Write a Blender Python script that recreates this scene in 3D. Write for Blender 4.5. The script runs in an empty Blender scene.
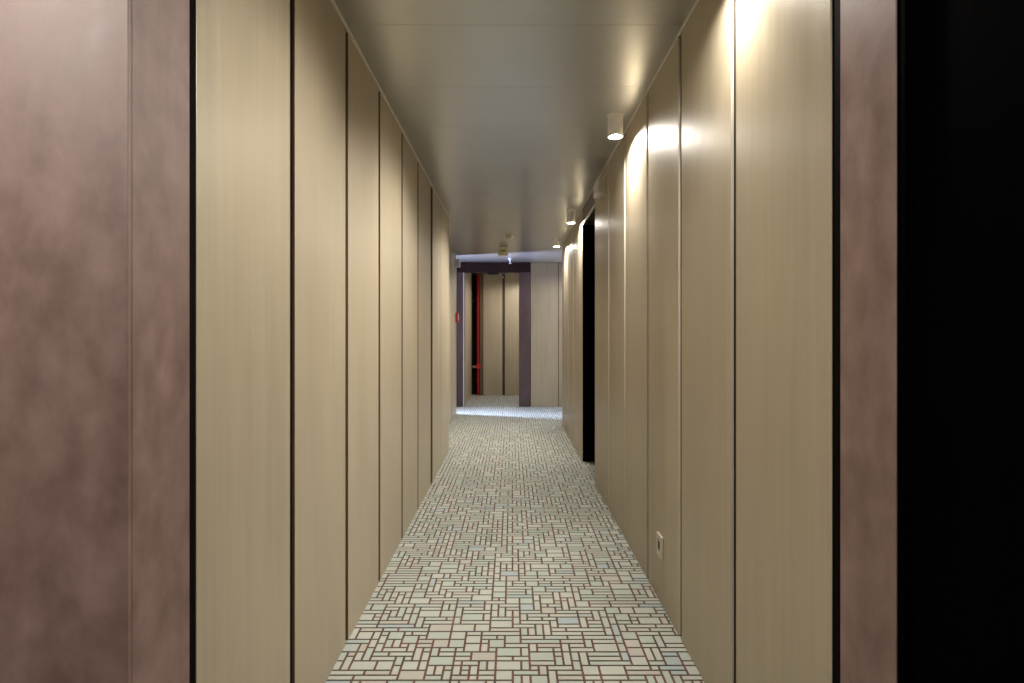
import bpy, bmesh, math, random
from mathutils import Vector, Matrix
random.seed(7)
SC = bpy.context.scene
COL = SC.collection
PI = math.pi

# ------------------------------------------------------------------ place dimensions (metres)
XL, XR = -0.694, 0.717          # corridor faces, left and right of the camera axis
H = 2.58                        # ceiling height
EYE = 1.30
PT = 0.011                      # thickness of a wall panel
HEAD = 2.40                     # height of door heads
XN = -0.905                     # left wall of the wider stretch further on
YN0, YN1 = 6.60, 9.76           # where that wider stretch runs
YR1 = 8.56                      # end of the right wall
YE = 10.72                      # end wall
YB = 12.70                      # back wall behind the end opening

# ------------------------------------------------------------------ materials
def newmat(name):
    m = bpy.data.materials.new(name); m.use_nodes = True
    nt = m.node_tree
    return m, nt, nt.nodes['Principled BSDF']

def noise_col(nt, scale, stops, detail=4, rough=0.55, dist=0.0):
    g = nt.nodes.new('ShaderNodeNewGeometry')
    mp = nt.nodes.new('ShaderNodeMapping'); mp.inputs['Scale'].default_value = scale
    n = nt.nodes.new('ShaderNodeTexNoise'); n.inputs['Scale'].default_value = 1.0
    n.inputs['Detail'].default_value = detail; n.inputs['Roughness'].default_value = rough
    n.inputs['Distortion'].default_value = dist
    r = nt.nodes.new('ShaderNodeValToRGB')
    r.color_ramp.elements[0].position = stops[0][0]; r.color_ramp.elements[0].color = (*stops[0][1], 1)
    r.color_ramp.elements[1].position = stops[-1][0]; r.color_ramp.elements[1].color = (*stops[-1][1], 1)
    for p, c in stops[1:-1]:
        e = r.color_ramp.elements.new(p); e.color = (*c, 1)
    nt.links.new(g.outputs['Position'], mp.inputs['Vector'])
    nt.links.new(mp.outputs['Vector'], n.inputs['Vector'])
    nt.links.new(n.outputs['Fac'], r.inputs['Fac'])
    return n, r

def mix(nt, a, b, fac, mode='MIX'):
    m = nt.nodes.new('ShaderNodeMix'); m.data_type = 'RGBA'; m.blend_type = mode
    m.inputs[0].default_value = fac
    nt.links.new(a, m.inputs[6]); nt.links.new(b, m.inputs[7])
    return m.outputs[2]

def surf(name, scale, stops, rough=0.5, metal=0.0, bump=0.0, detail=4, over=None, spec=0.5, aniso=0.0, rvar=0.0, dist=0.0):
    m, nt, b = newmat(name)
    n, r = noise_col(nt, scale, stops, detail, dist=dist)
    out = r.outputs['Color']
    if over:
        n2, r2 = noise_col(nt, over[0], over[1], 3)
        out = mix(nt, out, r2.outputs['Color'], over[2], 'MULTIPLY')
    nt.links.new(out, b.inputs['Base Color'])
    b.inputs['Roughness'].default_value = rough; b.inputs['Metallic'].default_value = metal
    b.inputs['Specular IOR Level'].default_value = spec
    b.inputs['Anisotropic'].default_value = aniso
    if rvar:
        mr = nt.nodes.new('ShaderNodeMapRange')
        mr.inputs['From Min'].default_value = 0.3; mr.inputs['From Max'].default_value = 0.7
        mr.inputs['To Min'].default_value = rough - rvar; mr.inputs['To Max'].default_value = rough + rvar
        nt.links.new(n.outputs['Fac'], mr.inputs['Value']); nt.links.new(mr.outputs['Result'], b.inputs['Roughness'])
    if bump:
        bp = nt.nodes.new('ShaderNodeBump'); bp.inputs['Strength'].default_value = bump
        bp.inputs['Distance'].default_value = 0.002
        nt.links.new(n.outputs['Fac'], bp.inputs['Height']); nt.links.new(bp.outputs['Normal'], b.inputs['Normal'])
    return m

def plain(name, col, rough=0.5, metal=0.0, emit=0, ecol=(1, 1, 1)):
    m, nt, b = newmat(name)
    n, r = noise_col(nt, (30, 30, 30), [(0.3, tuple(c * 0.92 for c in col)), (0.7, tuple(min(1, c * 1.06) for c in col))], 2)
    nt.links.new(r.outputs['Color'], b.inputs['Base Color'])
    b.inputs['Roughness'].default_value = rough; b.inputs['Metallic'].default_value = metal
    if emit:
        b.inputs['Emission Color'].default_value = (*ecol, 1); b.inputs['Emission Strength'].default_value = emit
    return m

M = {}
M['beige'] = surf('beige_panel', (38, 38, 1.3), [(0.25, (0.412, 0.346, 0.247)), (0.55, (0.450, 0.382, 0.276)), (0.8, (0.486, 0.418, 0.306))],
                  rough=0.43, metal=0.12, bump=0.0, detail=6,
                  over=((3.5, 3.5, 0.9), [(0.3, (0.84, 0.85, 0.84)), (0.7, (1.0, 0.99, 0.97))], 0.9), rvar=0.04)
M['mauve'] = surf('mauve_panel', (15, 15, 11), [(0.28, (0.158, 0.088, 0.075)), (0.5, (0.220, 0.134, 0.117)), (0.72, (0.284, 0.184, 0.164))],
                  rough=0.58, metal=0.0, bump=0.03, detail=12, spec=0.75,
                  over=((5.5, 5.5, 0.35), [(0.36, (0.72, 0.69, 0.68)), (0.56, (1, 1, 1))], 0.8), rvar=0.05, dist=0.15)
M['edge'] = surf('panel_edge_shaded', (20, 20, 4), [(0.3, (0.15, 0.10, 0.06)), (0.7, (0.19, 0.13, 0.08))], rough=0.6)  # left panel ends: shade of the gaps put into the colour
M['black_strip'] = surf('black_strip', (9, 9, 9), [(0.3, (0.0030, 0.0022, 0.0018)), (0.7, (0.004, 0.003, 0.0025))], rough=0.9, spec=0.05)
M['shaded_lintel'] = surf('shaded_lintel', (20, 20, 3), [(0.3, (0.020, 0.008, 0.009)), (0.7, (0.030, 0.013, 0.014))], rough=0.6, spec=0.2)  # darker than the plum jambs: the lintel's shade put into its colour
M['edge_lit'] = surf('panel_edge_lit', (20, 20, 4), [(0.3, (0.60, 0.53, 0.42)), (0.7, (0.68, 0.60, 0.48))], rough=0.5)  # right panel ends: lamplight on them put into a paler colour
M['brown'] = surf('brown_panel', (20, 20, 3), [(0.3, (0.12, 0.062, 0.038)), (0.7, (0.16, 0.085, 0.052))], rough=0.5)
M['plum'] = surf('plum_frame', (9, 9, 3), [(0.3, (0.085, 0.054, 0.058)), (0.7, (0.12, 0.079, 0.083))], rough=0.42, metal=0.2, detail=6)
M['shell'] = surf('wall_backing', (12, 12, 3), [(0.3, (0.045, 0.029, 0.018)), (0.7, (0.062, 0.040, 0.025))], rough=0.8)
M['cream_wall'] = surf('plaster', (14, 14, 14), [(0.3, (0.40, 0.37, 0.33)), (0.7, (0.45, 0.42, 0.37))], rough=0.8, bump=0.05)
M['dark_door'] = surf('dark_door', (40, 40, 1.5), [(0.3, (0.0006, 0.0005, 0.0007)), (0.7, (0.001, 0.0008, 0.001))], rough=0.85, spec=0.01)
M['ceil'] = surf('ceiling_metal', (1.2, 2.0, 1), [(0.3, (0.535, 0.54, 0.52)), (0.7, (0.555, 0.56, 0.54))], rough=0.31, metal=0.85, detail=2)
M['ceil_groove'] = plain('ceiling_groove', (0.05, 0.048, 0.043), 0.6)
M['trim'] = plain('metal_trim', (0.78, 0.74, 0.66), 0.45, 0.3)
M['alu'] = plain('brushed_aluminium', (0.82, 0.81, 0.80), 0.35, 0.2)
M['alu_in'] = plain('lamp_reflector', (0.75, 0.73, 0.70), 0.25, 0.9)
M['lens'] = plain('lamp_lens', (0.9, 0.88, 0.8), 0.3, 0, emit=25, ecol=(1.0, 0.82, 0.58))
M['white'] = plain('white_plastic', (0.62, 0.61, 0.60), 0.4)
M['ivory'] = plain('ivory_plastic', (0.60, 0.54, 0.44), 0.4)
M['sensor'] = plain('olive_cream_plastic', (0.52, 0.48, 0.33), 0.45)
M['black'] = plain('black_plastic', (0.012, 0.011, 0.011), 0.45)
M['red'] = plain('red_paint', (0.52, 0.018, 0.022), 0.35)
M['brass'] = plain('dull_brass', (0.42, 0.30, 0.22), 0.35, 0.8)
M['smoke'] = plain('pale_diffuser', (0.70, 0.72, 0.76), 0.3)
# carpet
M['carpet_line'] = surf('carpet_line', (9, 9, 9), [(0.34, (0.045, 0.040, 0.033)), (0.50, (0.075, 0.056, 0.043)), (0.70, (0.11, 0.066, 0.048))], rough=0.95, detail=5)
M['carpet_rust'] = surf('carpet_rust', (9, 9, 9), [(0.34, (0.060, 0.042, 0.036)), (0.48, (0.110, 0.055, 0.042)), (0.70, (0.165, 0.072, 0.052))], rough=0.95, detail=5)
def carpet(name, c):
    d = tuple(x * 0.84 for x in c)
    return surf(name, (420, 420, 420), [(0.3, d), (0.7, c)], rough=0.95, spec=0.15, bump=0.25, detail=2,
                over=((2.2, 2.2, 2.2), [(0.3, (0.88, 0.87, 0.86)), (0.7, (1, 1, 1))], 0.8))
CARPET = [carpet('carpet_cream', (0.485, 0.505, 0.455)), carpet('carpet_mint', (0.435, 0.485, 0.44)),
          carpet('carpet_sand', (0.465, 0.45, 0.40)), carpet('carpet_blue', (0.39, 0.455, 0.465))]

# ------------------------------------------------------------------ mesh helpers
def box(bm, x0, x1, y0, y1, z0, z1, bev=0.0, mi=0):
    r = bmesh.ops.create_cube(bm, size=1.0)
    vs = r['verts']
    for v in vs:
        v.co = Vector(((x0 + x1) / 2 + v.co.x * (x1 - x0), (y0 + y1) / 2 + v.co.y * (y1 - y0), (z0 + z1) / 2 + v.co.z * (z1 - z0)))
    fs = list({f for v in vs for f in v.link_faces})
    for f in fs: f.material_index = mi
    if bev:
        es = list({e for v in vs for e in v.link_edges})
        bmesh.ops.bevel(bm, geom=es, offset=bev, segments=2, affect='EDGES', profile=0.5)

def lathe(bm, prof, seg=40, mtx=None, mi=0):
    """prof: list of (r, z), revolved about z; a radius of 0 closes the shape."""
    rings = []
    for r, z in prof:
        if r < 1e-6:
            rings.append([bm.verts.new(Vector((0, 0, z)))])
        else:
            rings.append([bm.verts.new(Vector((r * math.cos(2 * PI * k / seg), r * math.sin(2 * PI * k / seg), z))) for k in range(seg)])
    for a, b in zip(rings[:-1], rings[1:]):
        for k in range(seg):
            k2 = (k + 1) % seg
            if len(a) == 1 and len(b) == 1: continue
            if len(a) == 1: f = bm.faces.new((a[0], b[k], b[k2]))
            elif len(b) == 1: f = bm.faces.new((a[k], b[0], a[k2]))
            else: f = bm.faces.new((a[k], b[k], b[k2], a[k2]))
            f.smooth = True; f.material_index = mi
    if mtx is not None:
        for ring in rings:
            for v in ring: v.co = mtx @ v.co
    return rings

def rod(bm, p, q, r, seg=20):
    p, q = Vector(p), Vector(q); d = q - p
    m = Matrix.Translation(p) @ d.to_track_quat('Z', 'Y').to_matrix().to_4x4()
    L = d.length; e = min(r * 0.2, L * 0.2)
    lathe(bm, [(0, 0), (r - e, 0), (r, e), (r, L - e), (r - e, L), (0, L)], seg, m)

def obj(name, bm, mats, parent=None, loc=None, smooth=False):
    me = bpy.data.meshes.new(name)
    bmesh.ops.recalc_face_normals(bm, faces=bm.faces[:])
    bm.to_mesh(me); bm.free()
    for m in (mats if isinstance(mats, (list, tuple)) else [mats]): me.materials.append(m)
    o = bpy.data.objects.new(name, me); COL.objects.link(o)
    if parent is not None: o.parent = parent
    if loc is not None: o.location = loc
    if smooth:
        try: me.set_sharp_from_angle(angle=math.radians(35))
        except Exception: pass
    return o

def tag(o, label, cat, group=None):
    o['label'] = label; o['category'] = cat; o['kind'] = 'thing'
    if group: o['group'] = group
    return o

def thing(name, label, cat, loc, group=None):
    o = bpy.data.objects.new(name, None); COL.objects.link(o); o.location = loc
    o.empty_display_size = 0.1
    return tag(o, label, cat, group)

def struct(name, bm, mats, label, parent=None):
    o = obj(name, bm, mats, parent)
    if parent is None:
        o['kind'] = 'structure'; o['label'] = label; o['category'] = name.split('_')[0]
    return o

def local(fn, *a, **k):
    bm = bmesh.new(); fn(bm, *a, **k); return bm

# ------------------------------------------------------------------ floor with woven-rectangle carpet
U = 0.0335; LW = 0.0045
def tiles(bm, x0, x1, y0, y1, z):
    nx, ny = int(round((x1 - x0) / U)), int(round((y1 - y0) / U))
    used = [[False] * nx for _ in range(ny)]
    shapes = [((3, 1), 22), ((2, 1), 14), ((4, 1), 16), ((5, 1), 7), ((1, 2), 13), ((1, 3), 5), ((2, 2), 11), ((3, 2), 7), ((1, 1), 6)]
    S = [s for s, w in shapes]; W = [w for s, w in shapes]
    for j in range(ny):
        for i in range(nx):
            if used[j][i]: continue
            for _ in range(9):
                w, h = random.choices(S, W)[0]
                if i + w > nx or j + h > ny: continue
                if any(used[j + b][i + a] for a in range(w) for b in range(h)): continue
                break
            else:
                w, h = 1, 1
                while i + w < nx and w < 3 and not used[j][i + w]: w += 1
            for a in range(w):
                for b in range(h): used[j + b][i + a] = True
            ax, bx = x0 + i * U + LW, x0 + (i + w) * U - LW
            ay, by = y0 + j * U + LW * 1.15, y0 + (j + h) * U - LW * 1.15
            f = bm.faces.new([bm.verts.new((px, py, z)) for px, py in ((ax, ay), (bx, ay), (bx, by), (ax, by))])
            f.material_index = random.choices([1, 2, 3, 4], [50, 36, 10, 4])[0]
            for cx in (x0 + i * U, x0 + (i + w) * U):
                sx = LW if cx < ax else -LW
                c0, c1 = sorted((cx, cx + sx))
                f = bm.faces.new([bm.verts.new((px, py, z - 0.0006)) for px, py in ((c0, ay - LW), (c1, ay - LW), (c1, by + LW), (c0, by + LW))])
                f.material_index = 5
bm = bmesh.new()
def slab(bm, x0, x1, y0, y1, z0, z1): box(bm, x0, x1, y0, y1, z0, z1)
slab(bm, -2.9, 2.6, -2.2, 13.3, -0.12, 0.0)
tiles(bm, XN - 0.03, 1.02, -1.2, 8.715, 0.0012)
tiles(bm, -2.2, XN - 0.03, -1.2, 1.09, 0.0012)
tiles(bm, -2.7, 2.4, 8.715, 10.725, 0.0012)
tiles(bm, -0.86, 0.68, 10.725, 13.0, 0.0012)
floor = obj('floor', bm, [M['carpet_line']] + CARPET + [M['carpet_rust']])
floor['kind'] = 'structure'; floor['label'] = 'carpet floor of small pale rectangles outlined in rust brown'; floor['category'] = 'floor'

# ------------------------------------------------------------------ ceiling of metal trays with seams
bm = bmesh.new()
box(bm, -2.9, 2.6, -2.2, 13.3, H + 0.012, H + 0.15, mi=1)
y = -2.2; k = 0
seams = [2.485 + 0.62 * i for i in range(-7, 18)]
edges = [-2.2] + [s for s in seams if -2.1 < s < 13.2] + [13.3]
for a, b in zip(edges[:-1], edges[1:]):
    box(bm, -2.9, 2.6, a + 0.0010, b - 0.0010, H, H + 0.012, bev=0.0010)
ceiling = obj('ceiling', bm, [M['ceil'], M['ceil_groove']])
ceiling['kind'] = 'structure'; ceiling['label'] = 'grey metal tray ceiling with fine cross seams'; ceiling['category'] = 'ceiling'

# ------------------------------------------------------------------ wall shells behind the panels
CL = 0.003                       # clearance between a panel and its backing
def shell(name, boxes, label, mat='shell'):
    for b in boxes:
        bm = bmesh.new(); box(bm, *b)
        struct(name, bm, M[mat], label)
BL, BR = XL - PT - CL, XR + PT + CL
BN, BE, BB = XN - PT - CL, YE + PT + CL, YB + PT + CL
shell('wall_left', [(BL - 0.10, BL, 1.212, YN0 - 0.02, 0, H), (BL - 0.30, BL - 0.10, YN0 - 0.12, YN0 - 0.02, 0, H),
                    (BN - 0.10, BN, YN0 - 0.02, YN1 - 0.012, 0, H), (-2.7, BN - 0.10, YN1 - 0.11, YN1 - 0.012, 0, H)],
      'dark backing of the left wall seen in the gaps between panels')
DY0, DY1 = 5.19, 6.10            # side doorway on the right
DX = XR + 0.26
shell('wall_right', [(BR, BR + 0.12, 1.14, DY0 - 0.006, 0, H), (BR, BR + 0.12, DY0 - 0.006, DY1 + 0.008, HEAD + 0.052, H),
                     (BR, BR + 0.12, DY1 + 0.008, YR1 - 0.012, 0, H), (BR + 0.12, 2.4, YR1 - 0.11, YR1 - 0.012, 0, H)],
      'dark backing of the right wall seen in the gaps between panels')
OX0, OX1 = -0.865, 0.125         # opening in the end wall
shell('wall_end', [(-2.7, OX0 - 0.115, BE, BE + 0.12, 0, H), (OX1 + 0.205, 2.4, BE, BE + 0.12, 0, H),
                   (OX0 - 0.115, OX1 + 0.205, BE, BE + 0.12, HEAD + 0.005, H)], 'end wall across the corridor')
YF = 1.084                       # lobby wall facing the viewer
shell('wall_lobby', [(-2.2, BL, YF + PT + CL, 1.212, 0, H)], 'wall that faces the viewer left of the corridor')
shell('wall_lobby_side', [(-2.3, -2.2, -1.5, 1.212, 0, H)], 'side wall of the lobby', 'cream_wall')
shell('wall_behind', [(-2.3, 1.6, -1.6, -1.5, 0, H)], 'wall behind the viewer', 'cream_wall')
NX = -0.605                      # edge of the riser niche
shell('wall_back', [(NX, 0.70, BB, BB + 0.12, 0, H), (-0.99, NX + 0.05, YB + 0.42, YB + 0.52, 0, H),
                    (NX, NX + 0.05, BB + 0.12, YB + 0.42, 0, H)], 'dark backing of the wall beyond the end opening')
shell('wall_inner', [(-0.99, -0.86 - CL, BE + 0.12, YB + 0.42, 0, H)], 'left wall beyond the end opening')
shell('wall_inner_right', [(0.70, 0.82, BE + 0.12, BB + 0.12, 0, H)], 'right wall beyond the end opening', 'cream_wall')
# left end of the cross passage: a wall with a window opening that lets the daylight in
WY0, WY1, WZ0, WZ1 = 9.90, 10.68, 0.06, 2.40
shell('wall_window', [(-2.82, -2.7, YN1 - 0.11, WY0, 0, H), (-2.82, -2.7, WY1, YE + PT + 0.12, 0, H),
                      (-2.82, -2.7, WY0, WY1, 0, WZ0), (-2.82, -2.7, WY0, WY1, WZ1, H)], 'plaster wall with the daylight window', 'cream_wall')
shell('wall_side', [(2.4, 2.52, YR1 - 0.11, YE + PT + 0.12, 0, H)], 'plaster wall at the far side of the cross passage', 'cream_wall')
bm = bmesh.new()
for b in ((WY0, WY0 + 0.05, WZ0, WZ1), (WY1 - 0.05, WY1, WZ0, WZ1), (WY0 + 0.05, WY1 - 0.05, WZ0, WZ0 + 0.05), (WY0 + 0.05, WY1 - 0.05, WZ1 - 0.05, WZ1)):
    box(bm, -2.79, -2.73, *b, bev=0.004)
struct('window_1', bm, M['white'], 'white window frame at the end of the cross passage')

# ------------------------------------------------------------------ wall panels: every one a thing
def panel(x, y0, y1, side, label, group, mat='beige', z0=0.002, z1=H - 0.002, name='wall_panel', cat='wall panel', bev=0.0014):
    """panel along the corridor; side +1 = right wall, -1 = left wall; x = its visible face"""
    bm = bmesh.new()
    xa, xb = (x, x + PT) if side > 0 else (x - PT, x)
    ym = (y0 + y1) / 2
    box(bm, xa - x, xb - x, y0 - ym, y1 - ym, 0, z1 - z0, bev=bev)
    for f in bm.faces:
        if abs(f.normal.y) > 0.9: f.material_index = 1
    return tag(obj(name, bm, [M[mat], M[mat] if mat != 'beige' else M['edge'] if side < 0 else M['edge_lit']], loc=(x, ym, z0)), label, cat, group)  # beige end faces coloured as shaded on the left, lit on the right
def panel_front(x0, x1, y, label, group, mat='beige', z0=0.002, z1=H - 0.002, name='wall_panel', cat='wall panel'):
    bm = bmesh.new(); xm = (x0 + x1) / 2
    box(bm, x0 - xm, x1 - xm, 0, PT, 0, z1 - z0, bev=0.0008)
    return tag(obj(name, bm, M[mat], loc=(xm, y, z0)), label, cat, group)

ORD = ['first', 'second', 'third', 'fourth', 'fifth', 'sixth', 'seventh', 'eighth']
g = 0.021
jl = [1.298, 1.897, 2.522, 3.141, 3.790, 4.430]
for i, (a, b) in enumerate(zip(jl[:-1], jl[1:])):
    panel(XL, a + g, b - g, -1, f'{ORD[i]} beige panel past the mauve strip on the left wall', 'beige panels of the left wall')
panel(XL, 4.430 + g, 5.12, -1, 'sixth beige panel on the left wall, just before the wide dark recess', 'beige panels of the left wall')
panel(XL, 5.24, 5.855, -1, 'beige panel just past the wide dark recess on the left wall', 'beige panels of the left wall')
panel(XL, 5.862, YN0, -1, 'last beige panel of the left wall, ending at the outer corner', 'beige panels of the left wall')
# return face of the corner and the set-back stretch
for a, b, t in ((6.64, 7.28, 'set-back beige panel nearest the outer corner of the left wall'), (7.31, 8.13, 'middle set-back beige panel of the left wall'),
                (8.16, 8.955, 'set-back beige panel next to the last one on the left wall'), (8.985, YN1, 'far set-back beige panel on the left, bearing the red call point')):
    panel(XN, a, b, -1, t, 'set-back panels of the left wall')
g = 0.023
jr = [1.328, 1.943, 2.562, 3.176, 3.810, 4.437]
for i, (a, b) in enumerate(zip(jr[:-1], jr[1:])):
    lab = f'{ORD[i]} beige panel past the mauve strip on the right wall'
    if i == 2: lab = 'third beige panel on the right wall, holding the power socket'
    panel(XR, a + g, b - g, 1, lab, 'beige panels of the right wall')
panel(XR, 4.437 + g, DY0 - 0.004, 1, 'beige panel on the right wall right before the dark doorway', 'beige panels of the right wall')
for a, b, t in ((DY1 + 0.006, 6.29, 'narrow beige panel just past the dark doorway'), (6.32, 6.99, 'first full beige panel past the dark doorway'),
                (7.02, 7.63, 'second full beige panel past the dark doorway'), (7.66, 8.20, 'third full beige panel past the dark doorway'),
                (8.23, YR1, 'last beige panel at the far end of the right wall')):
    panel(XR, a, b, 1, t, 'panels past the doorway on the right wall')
panel(XR, DY0 - 0.004 + 0.006, DY1, 1, 'short brown panel above the dark doorway', None, mat='plum', z0=HEAD + 0.03)
# mauve jamb strips at the near end
panel(XL, YF + PT + 0.001, 1.292, -1, 'narrow mauve brown strip panel just inside the corridor on the left wall', 'mauve panels', 'mauve')
panel_front(-1.42, XL, YF, 'big mottled mauve brown panel at the left, facing the viewer outside the corridor', 'mauve panels', 'mauve')
panel_front(-2.19, -1.424, YF, 'mauve brown panel outside the corridor, off to the far left', 'mauve panels', 'mauve')
panel(XR, 1.121, 1.311, 1, 'narrow mauve brown strip panel beside the near black doorway on the right', 'mauve panels', 'mauve')
# end wall panels
panel_front(OX1 + 0.212, 0.826, YE, 'wide grey beige panel on the end wall right of the plum frame', 'end wall panels')
panel_front(0.838, 1.45, YE, 'grey beige panel on the end wall beside the far end of the right wall', 'end wall panels')
panel_front(1.462, 2.38, YE, 'grey beige panel of the end wall hidden round the right corner', 'end wall panels')
panel_front(-2.6, OX0 - 0.125, YE, 'grey beige panel of the end wall round the left corner', 'end wall panels')
# behind the end opening
panel_front(NX + 0.0, -0.205, YB, 'beige back panel beside the red riser pipe', 'back panels beyond the opening')
panel_front(-0.150, 0.44, YB, 'beige back panel beside the right jamb of the plum frame', 'back panels beyond the opening')
panel_front(-0.682, NX - 0.004, YB, 'slim brown strip panel right behind the red riser pipe', None, mat='brown')
panel(-0.86 + PT, YE + 0.14, YB - 0.10, -1, 'narrow beige side panel left of the red riser pipe', 'back panels beyond the opening')

# ------------------------------------------------------------------ doors, frames, trims
# side doorway (right wall): dark lining, dark leaf, handle
bm = bmesh.new()
box(bm, DX, DX + 0.045, DY0 - 0.03, DY1 + 0.03, 0.006, HEAD)
d1 = struct('door_1', bm, M['dark_door'], 'black door set back in the right wall')
bm = bmesh.new()
box(bm, XR + 0.002, DX + 0.045, DY1, DY1 + 0.006, 0.002, HEAD + 0.006)
box(bm, XR + PT + 0.122, DX + 0.045, DY1 + 0.006, DY1 + 0.05, 0.002, HEAD + 0.006)
box(bm, XR + PT + 0.122, DX + 0.045, DY0 - 0.05, DY0, 0.002, HEAD + 0.006)
box(bm, XR + PT, DX + 0.045, DY0 - 0.004, DY0 - 0.0001, 0.002, HEAD + 0.006)
box(bm, XR + PT + 0.121, DX + 0.045, DY0, DY1, HEAD + 0.001, HEAD + 0.05)
obj('door_lining', bm, M['dark_door'], d1)
bm = bmesh.new()
box(bm, XR - 0.004, XR + PT, DY0 - 0.002, DY1 + 0.004, HEAD + 0.004, HEAD + 0.028, bev=0.002)
obj('head_trim', bm, M['trim'], d1)
bm = bmesh.new()
rod(bm, (DX - 0.05, DY0 + 0.09, 1.02), (DX, DY0 + 0.09, 1.02), 0.010)
rod(bm, (DX - 0.05, DY0 + 0.085, 1.02), (DX - 0.05, DY0 + 0.21, 1.02), 0.009)
box(bm, DX - 0.006, DX, DY0 + 0.065, DY0 + 0.115, 0.93, 1.10, bev=0.002)
obj('door_handle', bm, M['black'], d1, smooth=True)
# near black doorway on the right
bm = bmesh.new()
box(bm, XR + 0.016, XR + 0.061, 0.10, 1.095, 0.006, H - 0.004)
d2 = struct('door_2', bm, M['dark_door'], 'tall black door at the near right')
bm = bmesh.new()
box(bm, XR + 0.002, XR + 0.14, 1.098, 1.1195, 0.002, H - 0.002)
box(bm, XR + 0.002, XR + 0.14, 0.06, 0.098, 0.002, H - 0.002)
obj('door_lining', bm, M['dark_door'], d2)
bm = bmesh.new()
box(bm, XR, XR + PT, -1.48, 0.055, 0.002, H - 0.002)
tag(obj('wall_panel', bm, M['mauve']), 'mauve brown panel behind the viewer on the right wall', 'wall panel', 'mauve panels')
shell('wall_near_right', [(BR, BR + 0.12, -1.5, 0.055, 0, H), (XR + 0.145, XR + 0.25, 0.055, 1.14, 0, H)], 'backing of the near right wall')

# plum portal frame in the end wall
fr = thing('portal_frame', 'plum brown frame around the opening in the end wall', 'door frame', (0, YE, 0))
def fpart(name, *b, mat='plum', bev=0.002):
    bm = bmesh.new(); x0, x1, y0, y1, z0, z1 = b
    box(bm, x0, x1, y0 - YE, y1 - YE, z0, z1, bev=bev)
    return obj(name, bm, M[mat], fr)
fpart('jamb', OX0 - 0.11, OX0 - 0.008, YE - 0.012, YE + 0.135, 0.002, HEAD)
fpart('jamb', OX1, OX1 + 0.20, YE - 0.012, YE + 0.135, 0.002, HEAD)
fpart('lintel', OX0 - 0.11, OX1 + 0.20, YE - 0.012, YE + 0.010, HEAD + 0.0005, H - 0.002, mat='shaded_lintel')
fpart('edge_strip', OX0 - 0.0078, OX0 + 0.012, YE - 0.010, YE + 0.02, 0.002, HEAD - 0.001, mat='trim')
# dark closer arm under the lintel
cl = thing('door_closer', 'dark slim closer arm under the lintel of the end opening', 'door closer', (-0.30, YE + 0.07, HEAD))
bm = bmesh.new(); box(bm, -0.14, 0.06, -0.03, 0.03, -0.035, 0.0, bev=0.004); obj('body', bm, M['black'], cl)
bm = bmesh.new(); rod(bm, (0.03, 0, -0.035), (0.14, 0.28, -0.055), 0.011); obj('arm', bm, M['black'], cl, smooth=True)

# slim ceiling edge trims
def trim(name, boxes, label):
    bm = bmesh.new()
    for b in boxes: box(bm, *b, bev=0.0015)
    struct(name, bm, M['trim'], label)
trim('trim_1', [(XL + 0.0005, XL + 0.012, -1.48, YN0, H - 0.008, H - 0.0005)], 'thin pale metal angle along the left ceiling edge')
trim('trim_2', [(XR - 0.010, XR - 0.0005, -1.48, YR1, H - 0.007, H - 0.0005)], 'thin metal angle along the right ceiling edge')

def gapstrip(name, b, label):
    bm = bmesh.new(); box(bm, *b); struct(name, bm, M['black_strip'], label)
gapstrip('trim_3', (BL, XL - 0.003, 1.2925, 1.3185, 0.002, H - 0.002), 'black shadow strip between mauve and beige panels on the left wall')
gapstrip('trim_4', (XR + 0.003, BR, 1.3115, 1.3485, 0.002, H - 0.002), 'black shadow strip between mauve and beige panels on the right wall')

# ------------------------------------------------------------------ surface mounted downlights
DL_H = 0.128; DL_R = 0.0445; REC = 0.013
def make_downlight(label, loc):
    t = thing('ceiling_downlight', label, 'ceiling light', loc, 'cylinder downlights along the right wall')
    bm = bmesh.new(); lathe(bm, [(0, 0), (0.050, 0), (0.050, -0.006), (0.047, -0.008), (0, -0.008)], 48)
    obj('mounting_plate', bm, M['alu'], t, smooth=True)
    bm = bmesh.new()
    lathe(bm, [(0, -0.0082), (DL_R - 0.003, -0.0082), (DL_R, -0.011), (DL_R, -DL_H + 0.002), (DL_R - 0.002, -DL_H),
               (DL_R - 0.005, -DL_H + 0.001), (DL_R - 0.006, -DL_H + REC + 0.012), (0, -DL_H + REC + 0.012)], 48)
    obj('housing', bm, M['alu'], t, smooth=True)
    bm = bmesh.new(); z = -DL_H + REC
    lathe(bm, [(0, z + 0.010), (0.030, z + 0.009), (0.0335, z + 0.004), (0.030, z + 0.003), (0, z + 0.0015)], 40)
    obj('lens', bm, M['lens'], t, smooth=True)
    bm = bmesh.new()
    lathe(bm, [(0.0335, z + 0.0095), (0.0378, z + 0.0095), (0.0375, z + 0.001), (0.0342, z + 0.001), (0.0335, z + 0.0095)], 40)
    obj('retaining_ring', bm, M['black'], t, smooth=True)
    return t
def dup(root, loc, label):
    r = root.copy(); COL.objects.link(r); r.location = loc; r['label'] = label
    for ch in list(root.children):
        c = ch.copy(); COL.objects.link(c); c.parent = r
    return r
WARM = (1.0, 0.945, 0.86)
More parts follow.
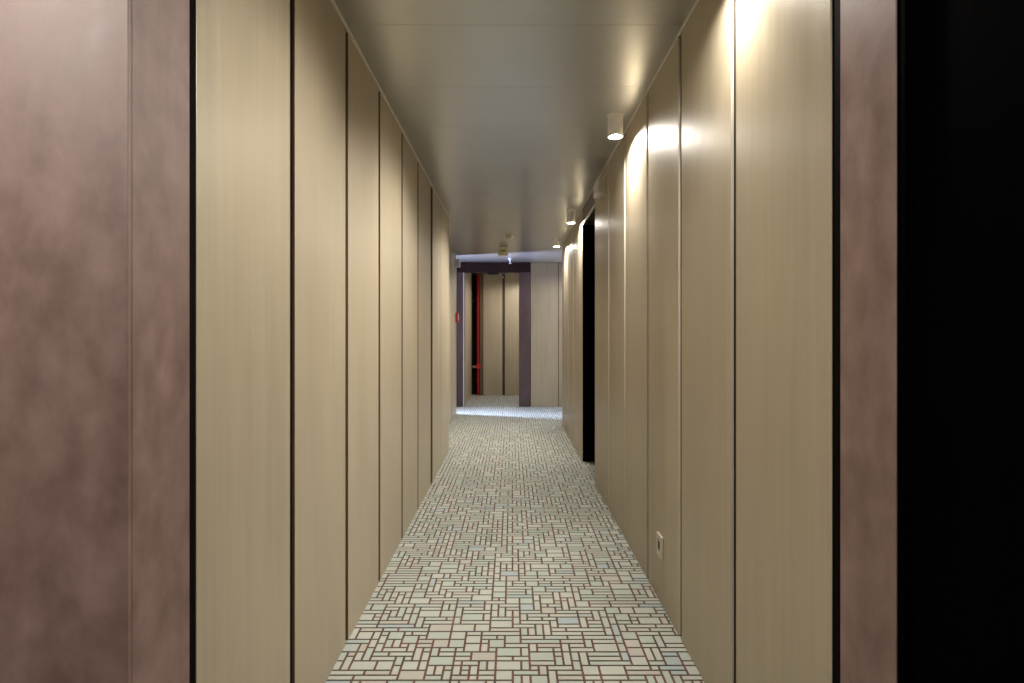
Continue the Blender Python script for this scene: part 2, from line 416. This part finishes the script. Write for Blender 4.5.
def lamp(loc, k=1.0, point=4.0, disk=8.0, beam=7.0, throw=90.0):
    z = loc[2] - DL_H + 0.007
    def put(name, kind, e, zz):
        l = bpy.data.lights.new(name, kind); l.energy = e * k; l.color = WARM
        o = bpy.data.objects.new(name, l); COL.objects.link(o); o.location = (loc[0], loc[1], zz)
        return l, o
    l, o = put('lamp_disk', 'AREA', disk, z + 0.004); l.shape = 'DISK'; l.size = 0.056
    l, o = put('lamp_glow', 'POINT', point, z); l.shadow_soft_size = 0.005
    l, o = put('lamp_beam', 'SPOT', beam, z - 0.014); l.spot_size = math.radians(84); l.spot_blend = 0.35; l.shadow_soft_size = 0.03
    if throw:      # added tilted spot that brightens the left wall across the corridor
        l, o = put('throw_fill', 'SPOT', throw, z - 0.004); l.spot_size = math.radians(106); l.spot_blend = 0.9; l.shadow_soft_size = 0.008
        o.rotation_euler = Vector((-0.66, 0, -0.75)).to_track_quat('-Z', 'Y').to_euler()
spots = [((0.605, 3.51, H), 'cylinder downlight nearest in the photo, by the third right wall panel'),
         ((0.613, 6.24, H), 'middle cylinder downlight, beside the dark doorway in the right wall'),
         ((0.590, 7.92, H), 'farthest cylinder downlight, near the end of the right wall'),
         ((0.605, 1.86, H), 'cylinder downlight just above the top edge of the photo'),
         ((0.605, 0.15, H), 'cylinder downlight above the viewer')]
d0 = make_downlight(spots[0][1], spots[0][0])
for loc, lab in spots[1:]: dup(d0, loc, lab)
for loc, lab in spots[:3]: lamp(loc)
lamp(spots[3][0], 0.66); lamp(spots[4][0], 0.4, throw=0)
dup(d0, (-1.40, 0.22, H), 'cylinder downlight washing the mauve wall outside the corridor'); lamp((-1.40, 0.22, H), 1.0, 50.0, 2.0, 4.0, 0)
# lamp behind the end opening
dup(d0, (0.30, 11.75, H), 'cylinder downlight hidden beyond the opening in the end wall'); lamp((0.30, 11.75, H), 1.0, 16.0, 10.0, 5.0, 0)

dup(d0, (1.45, 9.30, H), 'added unseen cylinder downlight round the corner of the cross passage'); lamp((1.45, 9.30, H), 1.0, 26.0, 6.0, 4.0, 0)  # lamp added out of view to brighten the end wall

# ------------------------------------------------------------------ ceiling devices
sd = thing('smoke_detector', 'small round grey smoke detector on the ceiling, nearest of the middle three devices', 'smoke detector', (-0.036, 7.82, H))
bm = bmesh.new(); lathe(bm, [(0, 0), (0.052, 0), (0.052, -0.012), (0.048, -0.016), (0, -0.016)], 40); obj('base', bm, M['ivory'], sd, smooth=True)
bm = bmesh.new(); lathe(bm, [(0, -0.0162), (0.042, -0.0162), (0.044, -0.030), (0.034, -0.044), (0.018, -0.052), (0, -0.053)], 40); obj('head', bm, M['ivory'], sd, smooth=True)
pt = thing('motion_sensor', 'boxy olive cream sensor on the ceiling with a dark slot', 'sensor', (-0.135, 8.85, H))
bm = bmesh.new(); box(bm, -0.055, 0.055, -0.055, 0.055, -0.012, 0, bev=0.003); obj('base', bm, M['sensor'], pt)
bm = bmesh.new(); box(bm, -0.068, 0.068, -0.060, 0.060, -0.125, -0.0122, bev=0.008); obj('body', bm, M['sensor'], pt)
bm = bmesh.new(); box(bm, -0.030, 0.040, -0.064, -0.0602, -0.068, -0.052, bev=0.001); obj('slot', bm, M['black'], pt)
sp = thing('sprinkler_head', 'pale sprinkler head hanging from the ceiling before the end opening', 'sprinkler', (-0.030, 10.2, H))
bm = bmesh.new(); lathe(bm, [(0, 0), (0.042, 0), (0.040, -0.008), (0.018, -0.014), (0, -0.014)], 32); obj('rosette', bm, M['smoke'], sp, smooth=True)
bm = bmesh.new(); lathe(bm, [(0, -0.0142), (0.014, -0.0142), (0.012, -0.035), (0.007, -0.055), (0, -0.055)], 24)
for s in (-1, 1): rod(bm, (s * 0.012, 0, -0.03), (s * 0.004, 0, -0.078), 0.003, 12)
obj('body', bm, M['smoke'], sp, smooth=True)
bm = bmesh.new(); lathe(bm, [(0, -0.078), (0.026, -0.078), (0.028, -0.081), (0, -0.083)], 24); obj('deflector', bm, M['smoke'], sp, smooth=True)

# ------------------------------------------------------------------ wall devices
# power socket on the third right panel
so = thing('power_socket', 'pale metal power socket low on the right wall', 'socket', (XR, 2.89, 0.226))
bm = bmesh.new()
for b in ((-0.048, 0.048, 0.0, 0.022), (-0.048, 0.048, 0.086, 0.108), (-0.048, -0.026, 0.022, 0.086), (0.026, 0.048, 0.022, 0.086)):
    box(bm, -0.010, -0.0004, *b, bev=0.0015)
obj('cover_plate', bm, M['ivory'], so)
bm = bmesh.new(); box(bm, -0.007, -0.0006, -0.0255, 0.0255, 0.0225, 0.0855, bev=0.001)
ins = obj('insert', bm, M['ivory'], so)
bm = bmesh.new()
mt = Matrix.Translation((-0.0071, 0.004, 0.054)) @ Matrix.Rotation(PI / 2, 4, 'Y')
box(bm, -0.0088, -0.0071, -0.006, 0.0245, 0.034, 0.074, bev=0.0006)
obj('outlet', bm, M['black'], ins)['label'] = 'dark outlet'
# emergency light by the doorway
em = thing('emergency_light', 'pale box shaped emergency light high on the right wall before the doorway', 'emergency light', (XR, 4.74, 2.385))
bm = bmesh.new(); box(bm, -0.016, -0.0004, -0.12, 0.12, 0.0, 0.130, bev=0.003); obj('base', bm, M['ivory'], em)
bm = bmesh.new(); box(bm, -0.060, -0.0162, -0.112, 0.112, 0.006, 0.124, bev=0.012); obj('diffuser', bm, M['white'], em)
# white emergency lamp at the end of the left set-back wall
ew = thing('emergency_light', 'small white emergency light at the far end of the left wall under the ceiling', 'emergency light', (XN, 9.66, 2.37))
bm = bmesh.new(); box(bm, 0.0004, 0.015, -0.065, 0.065, 0.0, 0.135, bev=0.003); obj('base', bm, M['white'], ew)
bm = bmesh.new(); box(bm, 0.0152, 0.075, -0.058, 0.058, 0.005, 0.130, bev=0.012); obj('diffuser', bm, M['white'], ew)
# red call point
cp = thing('fire_call_point', 'small red fire alarm call point on the far left wall', 'fire alarm', (XN, 9.66, 1.49))
bm = bmesh.new(); box(bm, 0.0004, 0.040, -0.055, 0.055, 0, 0.15, bev=0.006); obj('housing', bm, M['red'], cp)
bm = bmesh.new(); box(bm, 0.0402, 0.046, -0.034, 0.034, 0.035, 0.115, bev=0.001); obj('press_plate', bm, M['white'], cp)['label'] = 'white press plate'

# ------------------------------------------------------------------ red riser pipe
PX, PY = -0.715, YB + 0.06
rp = thing('riser_pipe', 'tall red fire riser pipe standing in the far left corner', 'pipe', (PX, PY, 0))
bm = bmesh.new(); rod(bm, (0, 0, 0.002), (0, 0, H - 0.002), 0.034, 28); obj('pipe', bm, M['red'], rp, smooth=True)
for zz in (2.06, 0.30):
    bm = bmesh.new(); lathe(bm, [(0.0342, zz - 0.03), (0.044, zz - 0.03), (0.046, zz - 0.014), (0.046, zz + 0.012), (0.044, zz + 0.03), (0.0342, zz + 0.03)], 28)
    obj('coupling', bm, M['red'], rp, smooth=True)
bm = bmesh.new(); rod(bm, (-0.03, 0, 2.0), (-0.115, 0, 2.0), 0.012); box(bm, -0.135, -0.115, -0.03, 0.03, 1.95, 2.05, bev=0.003); obj('bracket', bm, M['black'], rp, smooth=True)
bm = bmesh.new(); lathe(bm, [(0.0342, 0.57), (0.050, 0.57), (0.052, 0.59), (0.052, 0.64), (0.050, 0.66), (0.0342, 0.66)], 28)
rod(bm, (0.0, -0.03, 0.615), (0.0, -0.085, 0.615), 0.022); lathe(bm, [(0, 0), (0.050, 0), (0.056, 0.006), (0.050, 0.014), (0, 0.014)], 24, Matrix.Translation((0, -0.085, 0.615)) @ Matrix.Rotation(PI / 2, 4, 'X'))
vb = obj('valve', bm, M['red'], rp, smooth=True)
bm = bmesh.new(); rod(bm, (-0.04, 0, 0.60), (-0.115, 0, 0.60), 0.024); rod(bm, (-0.092, 0, 0.60), (-0.13, 0, 0.60), 0.031)
obj('outlet', bm, M['brass'], vb, smooth=True)['label'] = 'pale metal hose outlet'

# ------------------------------------------------------------------ daylight through the window
def area(name, loc, aim, sx, sy, e, col, spread):
    l = bpy.data.lights.new(name, 'AREA'); l.shape = 'RECTANGLE'; l.size = sx; l.size_y = sy
    l.energy = e; l.color = col; l.spread = math.radians(spread)
    o = bpy.data.objects.new(name, l); COL.objects.link(o); o.location = loc
    o.rotation_euler = Vector(aim).to_track_quat('-Z', 'Y').to_euler()
DAY = (0.55, 0.68, 1.0)
area('daylight_sky', (-3.6, 10.72, 2.1), (1, -0.36, -0.5), 0.8, 0.7, 74, DAY, 50)
area('daylight_ground', (-3.6, 10.72, 0.3), (1, -0.30, 0.55), 0.8, 0.7, 110, (0.6, 0.66, 1.0), 50)
# unseen fill light added in the lobby behind the viewer, no fixture modelled
area('lobby_fill', (0.0, -0.75, H - 0.04), (0, 0.35, -1), 0.9, 0.9, 1, (1.0, 0.92, 0.82), 180)

# ------------------------------------------------------------------ world, camera, view
w = bpy.data.worlds.new('World'); SC.world = w; w.use_nodes = True
w.node_tree.nodes['Background'].inputs['Color'].default_value = (0.5, 0.6, 0.8, 1)
w.node_tree.nodes['Background'].inputs['Strength'].default_value = 0.3
F = 600.0
cam = bpy.data.cameras.new('camera'); co = bpy.data.objects.new('camera', cam); COL.objects.link(co)
cam.sensor_fit = 'HORIZONTAL'; cam.sensor_width = 36.0; cam.lens = F / 1024 * 36.0
cam.shift_y = -7.5 / 1024; cam.clip_start = 0.02; cam.clip_end = 60
co.matrix_world = Matrix.Translation((0, 0, EYE)) @ Matrix.Rotation(PI / 2, 4, 'X') @ Matrix.Rotation(math.radians(0.0), 4, 'Z')
SC.camera = co
vs = SC.view_settings
vs.view_transform = 'Standard'; vs.look = 'None'; vs.exposure = 0.68; vs.gamma = 1.0
vs.use_curve_mapping = False
SC.cycles.max_bounces = 10; SC.cycles.diffuse_bounces = 6; SC.cycles.sample_clamp_indirect = 4.0
try:
    SC.cycles.use_denoising = True
except Exception: pass
